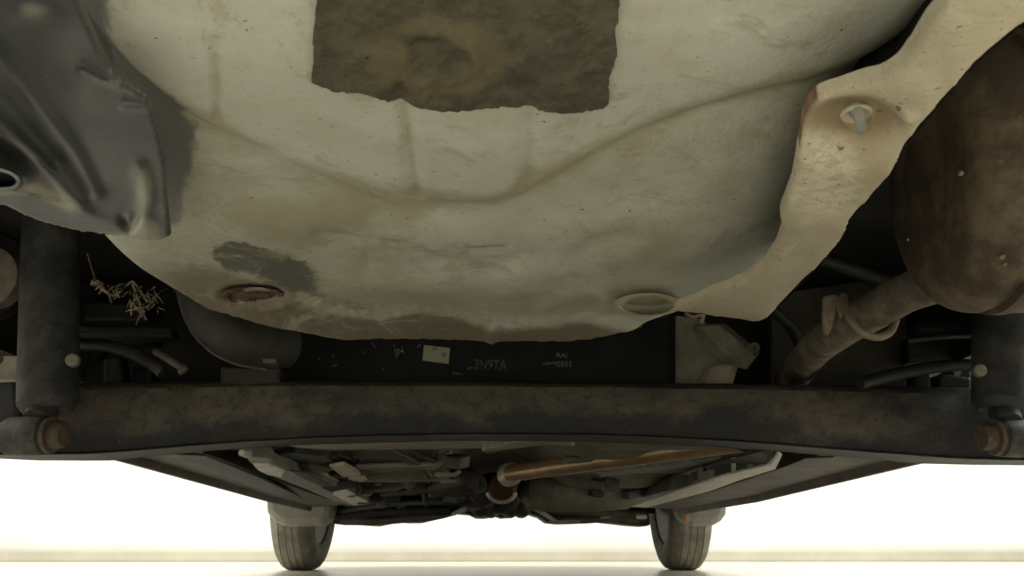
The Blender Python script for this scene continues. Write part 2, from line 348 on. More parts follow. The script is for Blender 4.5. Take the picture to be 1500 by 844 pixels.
def well_attr(U, V):
    cv = np.interp(U, cu[:, 0], cu[:, 1]); s = V-cv
    tan = 1.25*gl(U, V+5, CREASE, 19)*(.7+.6*vnoise(U, V, 60, 9)) + .40*sstep(s, 0, 20)*(1+1.2*vnoise(U, V, 150, 4))*.8
    tan += .4*gl(U, V, [(586, 130), (604, 300)], 16)+.35*gl(U, V, [(775, 140), (770, 280)], 12)+.4*gl(U, V, [(316, 90), (318, 172)], 9)
    tan += .5*blob(U, V, 420, 320, 120, 30, 1.6)+.35*blob(U, V, 920, 350, 70, 34, 2)+.5*blob(U, V, 660, 440, 260, 22)
    tan += .3*gl(U, V, [(565, 357), (622, 364), (660, 386), (692, 360), (742, 361)], 6)
    tan += .3*vnoise(U, V, 90, 5)+.25*vnoise(U, V, 40, 6)
    wu = U+16*vnoise(U, V, 22, 61)+9*vnoise(U, V, 9, 62); wv = V+12*vnoise(U, V, 20, 63)+6*vnoise(U, V, 8, 64)
    dark = 1.15*blob(wu, wv, 388, 388, 66, 18, 1.3, .18)+1.0*blob(wu, wv, 338, 374, 26, 17, 1.3)+.5*blob(wu, wv, 425, 415, 60, 14)
    dark += .45*gl(U, V, [(430, 420), (480, 440), (540, 458)], 10)+.35*gl(U, V, [(560, 459), (612, 444), (655, 452), (690, 466)], 9)
    dark += .55*gl(U, V, [(566, 357), (602, 357), (620, 362)], 2.0)+.55*gl(U, V, [(684, 361), (740, 361)], 2.0)+.35*gl(U, V, [(285, 402), (284, 425), (300, 440)], 3)
    dark += .25*gl(U, V, [(590, 302), (650, 300), (715, 301)], 3.5)
    lip = np.interp(U, [270, 330, 440, 500, 560, 610, 660, 720, 800, 850, 900, 950, 1000], [440, 447, 440, 456, 462, 448, 454, 474, 472, 464, 474, 482, 470])
    brown = .85*sstep(V-lip, -6, 14)*(1-.5*sstep(U, 880, 960)) + .9*blob(U, V, 371, 434, 56, 17, 2) + .35*blob(U, V, 290, 420, 70, 35)
    brown += .6*blob(U, V, 372, 440, 92, 26, 1.2)+.45*blob(U, V, 300, 425, 80, 26)
    brown += .4*blob(U, V, 285, 320, 12, 10)+.35*blob(U, V, 960, 293, 16, 6)+.25*blob(U, V, 240, 390, 90, 30)
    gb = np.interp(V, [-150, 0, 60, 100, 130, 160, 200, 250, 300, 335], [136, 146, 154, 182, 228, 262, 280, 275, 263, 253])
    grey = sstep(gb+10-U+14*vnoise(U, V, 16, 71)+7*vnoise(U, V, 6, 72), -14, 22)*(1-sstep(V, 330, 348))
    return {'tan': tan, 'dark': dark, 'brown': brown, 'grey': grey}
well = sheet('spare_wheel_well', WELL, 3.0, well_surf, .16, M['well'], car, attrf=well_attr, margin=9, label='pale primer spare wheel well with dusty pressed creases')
def ragged(P, amp, seg=7):
    out = []; P = np.array(P, float)
    for a, b in zip(P, np.roll(P, -1, 0)):
        k = max(1, int(np.hypot(*(b-a))//seg))
        for i in range(k): out.append(a+(b-a)*i/k+rng.normal(0, amp, 2))
    return out
PATCH = [(464, -130), (465, 5), (459, 45), (463, 72), (457, 98), (470, 106), (520, 114), (556, 121), (590, 134), (640, 141), (668, 143), (690, 139), (742, 137), (770, 143), (800, 150), (838, 154), (866, 155), (880, 152), (888, 146), (892, 134), (889, 102), (898, 84), (903, 66), (899, 40), (906, 0), (908, -130)]
def patch_surf(U, V):
    p = onZ(U, V, WZ); p[..., 2] -= well_low(U, V)+.003+.0025*gl(U, V, [(590, 60), (600, 30), (640, 22), (690, 40), (700, 70), (660, 92), (610, 90), (590, 60)], 12)+.0012*vnoise(U, V, 12, 8)-.001*blob(U, V, 645, 60, 40, 22); return p
def patch_attr(U, V):
    ring = np.exp(-((np.hypot((U-640)/100, (V-62)/52)-.75)/.4)**2)
    return {'ochre': .95*ring*(U < 1200)+.35*blob(U, V, 790, 130, 30, 12)-.35*sstep(U, 730, 800), 'dark': .8*blob(U, V, 620, 32, 55, 12)+.5*blob(U, V, 690, 130, 40, 10)+.4*blob(U, V, 800, 80, 60, 40)+.5*blob(U, V, 470, 85, 25, 40)}
sheet('damping_patch', ragged(PATCH, 1.5, 4), 3.0, patch_surf, .0035, M['felt'], well, attrf=patch_attr, margin=6, label='rough brown felt patch stuck on the pale steel')
# rusty plug sitting in the left drain opening, ring of the right one
def rim_pts(u, v, a, b, k, zoff=0, n=48):
    out = []
    for i in range(n):
        t = 2*math.pi*i/n; uu = u+a*k*math.cos(t); vv = v+b*k*math.sin(t)
        zz = WZ-float(well_low(np.array(u-a*1.3), np.array(v-b*.4)))+zoff; out.append(onZ(uu, vv, zz))
    return np.array(out)
def stack_rings(name, rings, mat, parent, **k):
    n = len(rings[0]); V = np.concatenate(rings); F = []
    for j in range(len(rings)-1):
        for i in range(n): F.append([j*n+i, j*n+(i+1) % n, (j+1)*n+(i+1) % n, (j+1)*n+i])
    F.append([(len(rings)-1)*n+i for i in range(n)])
    return build(name, V, F, mat, parent, smooth='fix', **k)
u, v, a, b = 371, 434, 46, 14
jit = lambda P, s: P+np.random.default_rng(3).normal(0, s, P.shape)
def wob(P, amp, seed):
    r = np.random.default_rng(seed); t = np.linspace(0, 2*math.pi, len(P), endpoint=False); k = sum(r.normal(0, 1)/q*np.cos(q*t+r.uniform(0, 6)) for q in range(2, 9)); c = P.mean(0)
    Q = c+(P-c)*(1+amp*k)[:, None]; Q[:, 2] += r.normal(0, .0005, len(P)); return Q
plug = stack_rings('drain_plug', [wob(rim_pts(u, v, a, b, 1.08, .001), .1, 1), wob(rim_pts(u, v, a, b, .98, -.0010), .1, 1), wob(rim_pts(u, v, a, b, .84, -.0012), .09, 2), wob(rim_pts(u, v, a, b, .74, .0012), .08, 3), wob(rim_pts(u, v, a, b, .45, -.0005), .1, 4), rim_pts(u, v, a, b, .15, .0)], M['rust'], well, label='rusted round drain plug')
upright('flaking_edge', [(356, 424), (366, 421), (384, 421), (396, 425), (388, 425), (376, 423.5), (362, 425)], .618, .004, M['hanger'], plug)
u, v, a, b = 949, 446, 46, 16
n_ = NT('drain_rim_primer'); n_.col(n_.mix(n_.ramp(n_.noise(60), .35, .7), (.40, .36, .25), (.5, .46, .34))); n_.set(.55, 0, .3); M['rim'] = n_.m
cap = stack_rings('drain_cap', [rim_pts(u, v, a, b, 1.10, .001), rim_pts(u, v, a, b, 1.04, -.0022), rim_pts(u, v, a, b, .97, -.0025), rim_pts(u, v, a, b, .90, -.0012), rim_pts(u, v+1, a, b, .84, -.0012), rim_pts(u, v+1.5, a, b, .79, .004), rim_pts(u, v+2, a, b, .74, .008), rim_pts(u, v+2, a, b, .3, .0085)], M['rim'], well, label='round pressed drain cap in beige primer')

# --- grey side trim ---------------------------------------------------------
TRIM = [(-160, -150), (62, -150), (98, -30), (128, 40), (150, 90), (166, 112), (192, 130), (217, 147), (226, 180), (235, 210), (241, 240), (245, 300), (250, 348), (238, 353), (214, 355), (186, 350), (150, 345), (110, 340), (62, 328), (32, 316), (8, 304), (-30, 296), (-160, 280)]
def trim_low(U, V):
    h = np.zeros_like(U)
    ridge = np.interp(U, [-160, 0, 40, 100, 185, 205], [250, 277, 284, 300, 336, 352])
    h += .012*np.exp(-np.abs(V-ridge)/26)*sstep(-U, -205, -60) - .006*sstep(V-ridge, 0, 46)*sstep(-U, -215, -150)
    h += .005*gl(U, V, [(-60, 20), (30, 120), (110, 225), (140, 285)], 12)
    h += .006*gl(U, V, [(-60, 130), (5, 190), (52, 232), (120, 300)], 13)
    h -= .004*gl(U, V, [(-60, 70), (15, 160), (80, 230)], 14)
    h -= .012*blob(U, V, -6, 232, 48, 26, 1.6, .5)
    h += .002*gl(U, V, [(165, 112), (192, 130), (217, 147)], 8)+.003*gl(U, V, [(118, 102), (150, 118), (175, 126)], 4)+.002*gl(U, V, [(180, 156), (215, 158)], 5)
    h += .004*gl(U, V, [(206, 250), (214, 290), (208, 320)], 12)
    h -= .005*gl(U, V, [(180, 322), (190, 334), (200, 318)], 7)
    h += .005*blob(U, V, 215, 338, 24, 14)
    h += .004*blob(U, V, 50, 20, 40, 14)-.004*blob(U, V, 80, 90, 60, 40)
    h += .003*vnoise(U, V, 90, 11)+.0012*vnoise(U, V, 34, 12)
    return h
def trim_surf(U, V):
    return onZ(U, V, .250-.02*sstep(-U, -120, 120)-.6*trim_low(U, V))
def trim_attr(U, V):
    d = .8*blob(U, V, 212, 280, 14, 34, 1.5)+.9*blob(U, V, 212, 335, 26, 15, 1.5)+.55*gl(U, V, [(150, 345), (240, 352)], 8)  # pale highlights painted on the folds, along with some random dust
    d += .35*gl(U, V, [(60, 262), (110, 300)], 16)+.5*blob(U, V, 52, 18, 30, 14)+.5*gl(U, V, [(0, 195), (52, 232)], 7)+.7*gl(U, V, [(0, 282), (50, 276), (100, 302)], 8)+.3*vnoise(U, V, 40, 14)
    return {'dust_highlight': d}
trim = sheet('bumper_side_trim', TRIM, 3.0, trim_surf, .002, M['trim'], car, roll=5, rollh=.002, attrf=trim_attr, label='dark grey glossy plastic trim with folds at the left')
rp = [(-160, 280), (-30, 296), (8, 304), (32, 316), (62, 328), (110, 339), (160, 346)]
lo = [onZ(a, b-2, .262-.02*float(sstep(np.array(-a*1.0), -120, 120))) for a, b in rp]
V = lo+[p+np.array([0, .004, .10]) for p in lo]+[p+np.array([0, .008, .10]) for p in lo]; k = len(lo)
build('trim_light_block', V, [[i, i+1, k+i+1, k+i] for i in range(k-1)]+[[k+i, k+i+1, 2*k+i+1, 2*k+i] for i in range(k-1)], M['black_plastic'], trim)  # unseen sheet added above the trim edge to stop light leaking in
# slot with rolled rim
def ell(u, v, a, b, z, n=28, rot=.15):
    return np.array([onZ(u+a*math.cos(t)*math.cos(rot)-b*math.sin(t)*math.sin(rot), v+a*math.cos(t)*math.sin(rot)+b*math.sin(t)*math.cos(rot), z) for t in [2*math.pi*i/n for i in range(n)]])
stack_rings('slot_cup', [ell(-4, 262, 38, 19, .234), ell(-4, 262, 34, 16, .227), ell(-4, 262, 29, 12, .227), ell(-4, 262, 25, 9.5, .232)], M['trim'], trim)
stack_rings('slot_recess', [ell(-4, 262, 25.2, 9.7, .2315), ell(-4, 262, 24.5, 9.2, .2310)], M['black_plastic'], trim)

M['washer'] = worn('washer_dust', (.30, .265, .185), (.37, .33, .235), 200, bump=.4)
# --- heat shield ------------------------------------------------------------
SHL = [(1520, -150), (1455, -60), (1420, -20), (1390, 5), (1362, 42), (1341, 80), (1322, 104), (1292, 124), (1240, 140), (1201, 152), (1190, 168), (1178, 190), (1168, 214), (1160, 258), (1146, 296), (1143, 314), (1147, 334), (1138, 365), (1120, 393), (1090, 415), (1050, 432), (1012, 452), (990, 465)]
SHR = [(994, 468), (1040, 470), (1090, 473), (1112, 474), (1122, 469), (1150, 442), (1190, 402), (1224, 362), (1237, 332), (1243, 309), (1290, 256), (1340, 200), (1390, 140), (1430, 94), (1470, 60), (1520, 22), (1600, -40), (1660, -150)]
def shield_low(U, V):
    h = -.012*sstep(np.hypot(U-1160, V-300), 160, 330)*(V > 300)
    h += .006*sstep(V-(.12*(U-1170)+215), -26, 12)*blob(U, V, 1215, 260, 120, 90, 2)
    h -= .005*blob(U, V, 1250, 178, 80, 30, 1.5)
    h += .0035*np.exp(-((np.hypot((U-1257)/21, (V-180)/13)-1)/.35)**2)
    h += .003*blob(U, V, 1328, 174, 13, 8)
    h += .002*vnoise(U, V, 70, 21)+.0012*vnoise(U, V, 26, 22)
    return h
def shield_surf(U, V):
    z = .240-.010*sstep(U, 1150, 1400)
    p = onZ(U, V, z); p[..., 2] -= shield_low(U, V); return p
def shield_attr(U, V):
    return {'flake': 1.1*blob(U, V, 1205, 250, 62, 52, 1.6), 'brown': .85*blob(U, V, 1250, 178, 85, 26, 1.8)+.4*blob(U, V, 1080, 470, 130, 24)+.45*blob(U, V, 1300, 250, 60, 70)+.2*vnoise(U, V, 60, 23),
            'rust': .8*gl(U, V, [(1198, 156), (1184, 180), (1170, 208)], 1.6)+.5*blob(U, V, 1238, 193, 10, 4)}
shield = sheet('heat_shield', SHL+SHR, 3.0, shield_surf, .004, M['shield'], car, roll=7, rollh=.003, attrf=shield_attr, margin=8, label='dusty beige heat shield with flaking coat')
rp = [(1135, 455), (1150, 440), (1190, 400), (1224, 360), (1241, 309), (1288, 256), (1338, 200), (1388, 140), (1428, 94), (1468, 60), (1518, 22), (1598, -40)]
lo = [onZ(a, b, .2415-.010*float(sstep(np.array(a*1.0), 1150, 1400))) for a, b in rp]
V = lo+[p+np.array([0, 0, min(.09, .003+.03*q)]) for q, p in enumerate(lo)]; k = len(lo)
build('shield_light_block', V, [[i, i+1, k+i+1, k+i] for i in range(k-1)], M['black_plastic'], shield)  # unseen sheet added behind the shield edge to block stray light
p = Vector(onZ(1257, 181, .231)); lathe('stud', p+Vector((0, 0, .007)), (.02, -.15, -1), [(0, .0028), (.003, .0028), (.004, .0021), (.0105, .0019), (.0112, .0014)], worn('stud_steel', (.16, .16, .145), (.25, .245, .215), 200, metal=.1, rough=.6), shield, 18)
p = Vector(onZ(1255, 176, .2335)); lathe('washer', p+Vector((0, 0, .003)), (0, -.1, -1), [(0, .0056), (.0006, .0056), (.0014, .0048), (.0008, .0038), (.0004, .003)], M['washer'], shield, 26)
p = Vector(onZ(1328, 174, .2295)); lathe('rivet', p+Vector((0, 0, .006)), (0, -.1, -1), [(0, .0032), (.0015, .003), (.002, .002)], M['boltrust'], shield, 16)
p = Vector(onZ(1017, 459, .2385)); tube('clip', smoothpath([p+Vector((-.006, 0, 0)), p+Vector((0, .002, -.002)), p+Vector((.006, 0, -.001)), p+Vector((.005, .003, -.006))], 5), .0013, M['boltrust'], shield, 8)

M['spatter'] = worn('dried_mud', (.13, .115, .085), (.22, .2, .155), 300)
# --- muffler ----------------------------------------------------------------
mc = Vector((.318, .612, .352)); ax = Vector((1, -.10, 0)).normalized()
prof = []
R = .104
for i in range(9): a = math.pi/2*i/8; prof.append((.032*(1-math.cos(a)), R-.032+.032*math.sin(a)))
prof = [(0, .02)]+prof+[(.034, R-.002), (.040, R-.0022), (.042, R+.0016), (.050, R+.0018), (.052, R+.0005), (.30, R+.0005), (.33, R), (.36, R-.03)]
muf = lathe('muffler', mc, ax, prof, M['muffler'], car, 72, label='large rust brown exhaust muffler barrel')
for (u, v, s) in ((1407, 254, .0019), (1467, 376, .002), (1472, 388, .0013), (1440, 318, .0008), (1330, 351, .0008)):
    d = Vector([float(q) for q in ray(u, v)]); d.normalize(); o0 = Vector((0, 0, CAM_H))
    wv = o0-mc; a1 = d-ax*d.dot(ax); b1 = wv-ax*wv.dot(ax); A = a1.dot(a1); B = 2*a1.dot(b1); Cc = b1.dot(b1)-R*R; D = B*B-4*A*Cc
    if D <= 0: continue
    t = (-B-math.sqrt(D))/2/A; q = o0+d*t
    bm = bmesh.new(); bmesh.ops.create_icosphere(bm, subdivisions=2, radius=s)
    for vv in bm.verts: vv.co = vv.co*(1+random.uniform(-.25, .25))
    build('dried_spatter', [tuple(vv.co+q) for vv in bm.verts], [[x.index for x in f.verts] for f in bm.faces], M['spatter'], muf, smooth='fix'); bm.free()

# --- exhaust pipe over the axle ---------------------------------------------
P = lambda u, v, Y: Vector(onY(u, v, Y))
pp = smoothpath([P(1440, 385, .64), P(1390, 408, .67), P(1330, 428, .71), P(1280, 456, .75), P(1235, 482, .80), P(1199, 507, .90), P(1168, 540, 1.13), P(1150, 572, 1.28), P(1135, 596, 1.4)], 8)
pipe = tube('tailpipe', pp, list(np.interp(range(len(pp)), [0, 24, 30, 40, 64], [.0165, .0165, .0158, .0175, .0185])), M['pipe'], car, 24, label='rust brown bent exhaust pipe above the axle beam')
tube('clamp_ring', smoothpath([P(1236, 434, .755), P(1242, 462, .735), P(1262, 486, .725), P(1285, 494, .725), P(1304, 486, .73), P(1312, 468, .745)], 8), .0034, M['hanger'], pipe, 12)
upright('hanger_flange', [(1207, 434), (1222, 430), (1240, 438), (1238, 456), (1232, 470), (1226, 452), (1222, 476), (1214, 492), (1208, 488), (1206, 460)], .765, .006, M['hanger'], pipe, bevel=.002)
# pale strip added as the lit lower edge of the pipe
sp = smoothpath([P(1252, 492, .79), P(1232, 505, .825), P(1212, 520, .90), P(1194, 540, 1.09), P(1176, 566, 1.24)], 8)
tube('pipe_lit_edge', sp, .0048, M['hanger'], pipe, 10)

# --- fuel tank bracket --------------------------------------------------------
br = upright('tank_bracket', [(988, 462), (1030, 468), (1060, 500), (1076, 520), (1064, 560), (1060, 592), (984, 592), (986, 520)], 1.215, .004, M['bracket'], car, bevel=.001)
def wedge(name, a, b, mat, parent, **k):
    Vv, F = prism(a, b); return build(name, Vv, F, mat, parent, **k)
wedge('bracket_rib', [P(1024, 476, 1.19), P(1050, 474, 1.185), P(1096, 511, 1.18), P(1088, 521, 1.178), P(1068, 522, 1.18)], [P(1010, 478, 1.214), P(1064, 474, 1.214), P(1116, 516, 1.214), P(1094, 544, 1.214), P(1050, 530, 1.214)], M['bracket'], br, bevel=.004)
wedge('bracket_foot', [P(1044, 536, 1.195), P(1066, 533, 1.188), P(1072, 538, 1.184), P(1060, 592, 1.188), P(1014, 592, 1.195)], [P(1034, 536, 1.213), P(1060, 531, 1.213), P(1084, 530, 1.213), P(1066, 592, 1.213), P(1004, 592, 1.213)], worn('bracket_worn', (.36, .33, .25), (.46, .42, .32), 40), br, bevel=.004)
tube('wire_hook', smoothpath([P(1092, 512, 1.17), P(1104, 504, 1.165), P(1111, 510, 1.165), P(1104, 520, 1.165)], 6), .0026, M['hanger'], br, 8)

# --- fuel tank with its marks -------------------------------------------------
TY = 1.20
tank = upright('fuel_tank', [(405, 430), (992, 430), (992, 604), (405, 604)], TY, .28, M['black_plastic'], car, bevel=.012, label='black plastic fuel tank with a sticker and chalky white marks')
upright('tank_strap', [(402, 440), (412, 440), (412, 640), (402, 640)], TY-.012, .02, M['black_plastic'], tank, bevel=.002)
upright('sticker', [(621, 505.5), (659, 510), (657, 533), (619, 528)], TY-.0012, .001, M['sticker'], tank, label='pale green paper sticker')
for (pu, pv, a, b) in ((637, 511, 4, 3), (650, 520, 3.5, 4)):
    upright('sticker_stain', [(pu+a*math.cos(t), pv+b*math.sin(t)) for t in [i*math.pi/5 for i in range(10)]], TY-.0016, .0004, worn('stain', (.2, .22, .14), (.26, .28, .18), 300), bpy.data.objects['sticker'])
def text(s, u, v, hpx, rot, parent, sx=1.0, mat='ink'):
    cu_ = bpy.data.curves.new('mark', 'FONT'); cu_.body = s; cu_.size = hpx*1.38*TY/FPX; cu_.extrude = .0003; cu_.align_x = 'CENTER'; cu_.align_y = 'CENTER'
    cu_.offset = .00012
    to = bpy.data.objects.new('mark', cu_); C.objects.link(to); bpy.context.view_layer.update()
    me = bpy.data.meshes.new_from_object(to.evaluated_get(bpy.context.evaluated_depsgraph_get())); bpy.data.objects.remove(to)
    me.transform(Matrix.Rotation(math.pi/2, 4, 'X') @ Matrix.Rotation(rot, 4, 'Z') @ Matrix.Diagonal((sx, 1, 1, 1)))
    me.materials.clear(); me.materials.append(M[mat])
    o = link('painted_mark', me, P(u, v, TY-.0008), parent)
    o['label'] = 'white painted characters ' + s
M['ink2'] = worn('faint_white_mark', (.03, .032, .03), (.17, .175, .16), 500, .42, .58, .7, bump=.1)
text('JN', 585, 515, 10, .35, tank)
text('3N9TA', 718, 535, 15, -.03, tank, .78, 'ink2'); 
text('RAI', 823, 521, 7, 0, tank, 1.15); text('90551', 824, 534, 9, 0, tank, .95)
for (a, b, c, d, t) in ((663, 546, 678, 549, 3), (684, 540, 692, 538, 2.5), (611, 509, 617, 503, 2.4), (545, 502, 550, 510, 2), (577, 505, 578, 508, 1.6), (796, 533, 809, 532, 3.5), (486, 536, 494, 535, 2.4), (530, 515, 533, 517, 1.6), (486, 522, 490, 520, 2), (560, 540, 562, 541, 1.5), (935, 480, 941, 477, 3), (467, 525, 469, 528, 2)):
    dx, dy = b-d, c-a; L = math.hypot(dx, dy); nx, ny = dx/L*t/2, dy/L*t/2
    upright('paint_smear', [(a+nx, b+ny), ((a+c)/2+nx*1.2, (b+d)/2+ny*1.2), (c+nx*.4, d+ny*.4), (c-nx*.6, d-ny*.6), ((a+c)/2-nx, (b+d)/2-ny), (a-nx, b-ny)], TY-.0008, .0006, M['ink2'], tank)

# --- round canister left of the tank ------------------------------------------
M['can'] = worn('filler_pipe_grey', (.026, .026, .022), (.06, .057, .046), 16, bump=.4)
can = tube('filler_pipe', smoothpath([P(292, 392, 1.04), P(300, 436, 1.03), P(316, 470, 1.02), P(342, 492, 1.02), P(375, 501, 1.03), P(420, 503, 1.06)], 8), .0305, M['can'], car, 36, label='dark grey curved filler pipe left of the tank')
tube('filler_lit_rim', smoothpath([P(263, 445, 1.02), P(280, 482, 1.008), P(306, 513, 1.0), P(344, 533, 1.0), P(390, 541, 1.01)], 8), .0013, worn('lit_rim_grey', (.07, .066, .055), (.12, .11, .09), 60), can, 8)  # thin pale line that paints in the light along the lower rim
upright('canister_bracket', [(322, 536), (410, 536), (410, 600), (322, 600)], 1.06, .05, worn('olive_paint', (.022, .021, .016), (.035, .033, .025), 30), car, bevel=.004)
upright('tab', [(384, 525), (404, 525), (405, 531), (385, 531)], .98, .02, M['cast'], can, bevel=.001)

# --- axle beam ----------------------------------------------------------------
us = np.arange(-260, 1761, 10.0)
vt = np.interp(us, [-260, 120, 400, 700, 1060, 1430, 1760], [566, 561, 557, 558, 562, 568, 574])
vl = np.interp(us, [-260, 0, 120, 200, 280, 360, 460, 560, 660, 760, 860, 950, 1050, 1150, 1250, 1350, 1420, 1500, 1760], [664, 666, 665, 660, 653, 647, 642, 638.5, 637, 636.5, 637.5, 640, 645, 652, 660, 668, 672, 674, 678])
vb = np.interp(us, [-260, 0, 60, 160, 240, 330, 420, 560, 660, 760, 860, 950, 1050, 1150, 1250, 1340, 1420, 1500, 1760], [674, 672, 675, 675, 667, 659, 653, 648, 646, 646, 647.5, 650, 655, 662, 671, 679, 681, 682, 684])
V = []; F = []; rows = []
def arr(vv, Y): return onY(us, vv, np.full(us.shape, Y))
h_ = vl-vt
top = arr(vt, 1.085); topb = top+[0, .09, .0]; 
rows = [topb, top+[0, .012, .001], top, arr(vt+.04*h_, 1.060), arr(vt+.1*h_, 1.052), arr(vt+.3*h_, 1.048), arr(vt+.52*h_, 1.046), arr(vt+.72*h_, 1.047), arr(vt+.9*h_, 1.050), arr(vl-3, 1.050), arr(vl-.6, 1.044), arr(vl+.8, 1.044), arr(vb-1.2, 1.108), arr(vb, 1.112), arr(vb-4, 1.114), arr(vb-40, 1.13)]
nr = len(rows); nu = len(us); V = np.concatenate(rows)
V[:, 1] += .0012*np.sin(V[:, 0]*37)+.0006*np.sin(V[:, 0]*91+V[:, 2]*60)
for j in range(nr-1):
    for i in range(nu-1): F.append([j*nu+i, j*nu+i+1, (j+1)*nu+i+1, (j+1)*nu+i])
for e in (0, nu-1): F.append([j*nu+e for j in range(nr)])
# dust layer: shape along the beam
at = {'dust_highlight': np.tile(np.zeros(nu), nr)}
fr = np.concatenate([np.full(nu, x) for x in (0, 0, 0, .05, .14, .3, .52, .72, .9, .95, 1, 1, 1.2, 1.2, 1.2, 1.2)])
UU = np.tile(us, nr)
at['dust_highlight'] = (1-sstep(fr+.5*vnoise(UU, fr*20, 70, 33), .5, .72))*(.75-.55*sstep(np.abs(UU-640), 500, 800)) + .25*(vnoise(UU, fr*60, 120, 31))+.25*gl(UU, fr*100, [(280, 98), (1250, 98)], 5)
n = NT('axle_beam_paint'); ff = n.ramp(n.math('ADD', n.attr('dust_highlight'), n.math('MULTIPLY', n.math('SUBTRACT', n.noise(22, 10, .78, stretch=(.6, 1, 1)), .5), 2.8)), .0, 1.05)
base = n.mix(ff, (.024, .025, .024), (.122, .104, .075)); base = n.mix(n.ramp(n.noise(330, 2, .5), .74, .78), base, (.16, .15, .13))
base = n.mix(n.math('MULTIPLY', n.ramp(n.noise(90, 8, .8), .5, .62), .65), base, (.028, .026, .021)); base = n.mix(n.math('MULTIPLY', n.ramp(n.noise(140, 5, .7), .64, .7), .22), base, (.2, .18, .14))
n.col(base); n.set(.58, 0, .35); n.bump(n.noise(200, 8, .75), .5, .002)
beam = build('axle_beam', V, F, n.m, car, smooth='fix', attrs=at, label='dusty black rear axle beam')

M['eye'] = worn('eye_dust', (.035, .034, .03), (.085, .08, .068), 60, .35, .65, .7, bump=.6)
# --- shock absorbers ------------------------------------------------------------
def shock(u, side, utop, ub, nub):
    b = P(u, 604, .985); t = P(utop, 250, .985+.03); axv = (t-b).normalized(); L = (t-b).length+.08
    s = lathe('shock_absorber', b, axv, [(-.001, .018), (0, .024), (.004, .0275), (.008, .0295), (.010, .0312), (.02, .0315), (L, .0315)], M['shock'], car, 48)
    c = P(ub[0], ub[1], .965); d = Vector((side, .10, -.02)).normalized()
    eye = lathe('mounting_eye', c+d*.012, d, [(0, .014), (.001, .0205), (.004, .0212), (.022, .0215), (.024, .0207), (.040, .0207), (.043, .0196), (.047, .015), (.09, .014)], M['eye'], s, 36)
    tube('eye_neck', [c+d*.025+Vector((0, 0, .016)), b+axv*.012], .016, M['shock'], s, 20)
    lathe('bolt_washer', c+d*.008, d, [(0, .0195), (.003, .0205), (.005, .0195)], M['black_paint'], s, 30)
    lathe('bolt_head', c-d*.009, d, [(0, .006), (.0005, .0135), (.004, .0145), (.013, .0148), (.014, .0195), (.018, .0202), (.019, .019)], M['boltrust'], s, 6 if False else 26)
    q = P(nub[0], nub[1], .965); lathe('beige_plug', q, (side*.25, 1, .05), [(0, .003), (.0004, .0058), (.002, .0072), (.012, .0072)], M['nub'], s, 18)
    return s
shock(70, -1, 76, (84, 637), (105, 527))
shock(1468, 1, 1466, (1447, 640), (1437, 542))
# outer arm ends behind the shocks
for pts in ([(-120, 560), (26, 560), (30, 600), (20, 640), (20, 652), (-120, 655)], [(1640, 572), (1520, 572), (1506, 640), (1510, 664), (1640, 664)]):
    upright('trailing_arm', pts, 1.03, .08, M['black_paint'], car, bevel=.008)

# --- hub plate and cap behind the left shock -------------------------------------
hub = upright('hub_plate', [(-90, 420), (60, 420), (60, 488), (-90, 488)], 1.18, .02, M['drum'], car, bevel=.004, label='pale beige hub plate behind the left shock absorber')
upright('hub_plate_lower', [(-90, 507), (24, 507), (29, 512), (28, 548), (22, 556), (-90, 560)], 1.18, .02, M['drum'], hub, bevel=.004)
lathe('round_cap', P(-20, 405, 1.06), (.1, 1, .1), [(0, .034), (.003, .038), (.03, .038)], M['discbrown'], hub, 32)
lathe('cap_ring', P(-21, 404, 1.085), (.1, 1, .1), [(0, .056), (.02, .056)], M['black_paint'], hub, 32)
lathe('slot_hole', P(-3, 527, 1.178), (0, 1, 0), [(0, .004), (.0005, .006), (.004, .006)], M['rust'], hub, 16)

# --- hoses and dark gear in the cavities ----------------------------------------
tube('brake_hose', smoothpath([P(60, 498, 1.05), P(115, 504, 1.05), P(160, 507, 1.04), P(200, 520, 1.03), P(225, 534, 1.02), P(238, 546, 1.02)], 8), .0075, M['black_paint'], car, 12)
tube('brake_hose', smoothpath([P(1450, 536, 1.05), P(1400, 535, 1.05), P(1350, 541, 1.04), P(1305, 550, 1.03), P(1260, 562, 1.02)], 8), .0075, M['black_paint'], car, 12)
tube('hose_hook', smoothpath([P(228, 515, 1.0), P(242, 523, .995), P(262, 536, .99), P(270, 540, .985), P(262, 545, .985)], 6), .0042, M['cast'], car, 10)
M['backplate'] = worn('dull_underseal', (.035, .033, .024), (.07, .065, .047), 18, bump=.5)
gearm = worn('grimy_black', (.007, .007, .0068), (.02, .019, .017), 35, .4, .75, .6, bump=.5)
for pts, Y in (([(110, 475), (250, 478), (255, 495), (110, 492)], 1.15), ([(120, 440), (205, 445), (215, 470), (120, 470)], 1.22), ([(150, 525), (175, 520), (182, 560), (150, 600)], 1.14), ([(190, 535), (222, 540), (225, 600), (190, 600)], 1.17),
               ([(1345, 470), (1430, 470), (1430, 487), (1345, 485)], 1.16), ([(1330, 495), (1430, 498), (1430, 530), (1330, 530)], 1.2), ([(1340, 545), (1364, 545), (1366, 600), (1340, 600)], 1.15), ([(1375, 548), (1424, 552), (1424, 600), (1375, 600)], 1.16), ([(1130, 430), (1330, 400), (1330, 600), (1130, 600)], 1.24)):
    upright('bracket_plate', pts, Y, .03, gearm if Y < 1.235 else M['backplate'], car, bevel=.004)
tube('brake_pipe', smoothpath([P(1330, 500, 1.1), P(1380, 494, 1.1), P(1440, 493, 1.1)], 6), .003, M['shock'], car, 8)
tube('stay_rod', [P(1130, 452, 1.1), P(1160, 480, 1.12), P(1190, 540, 1.16)], .008, gearm, car, 12)
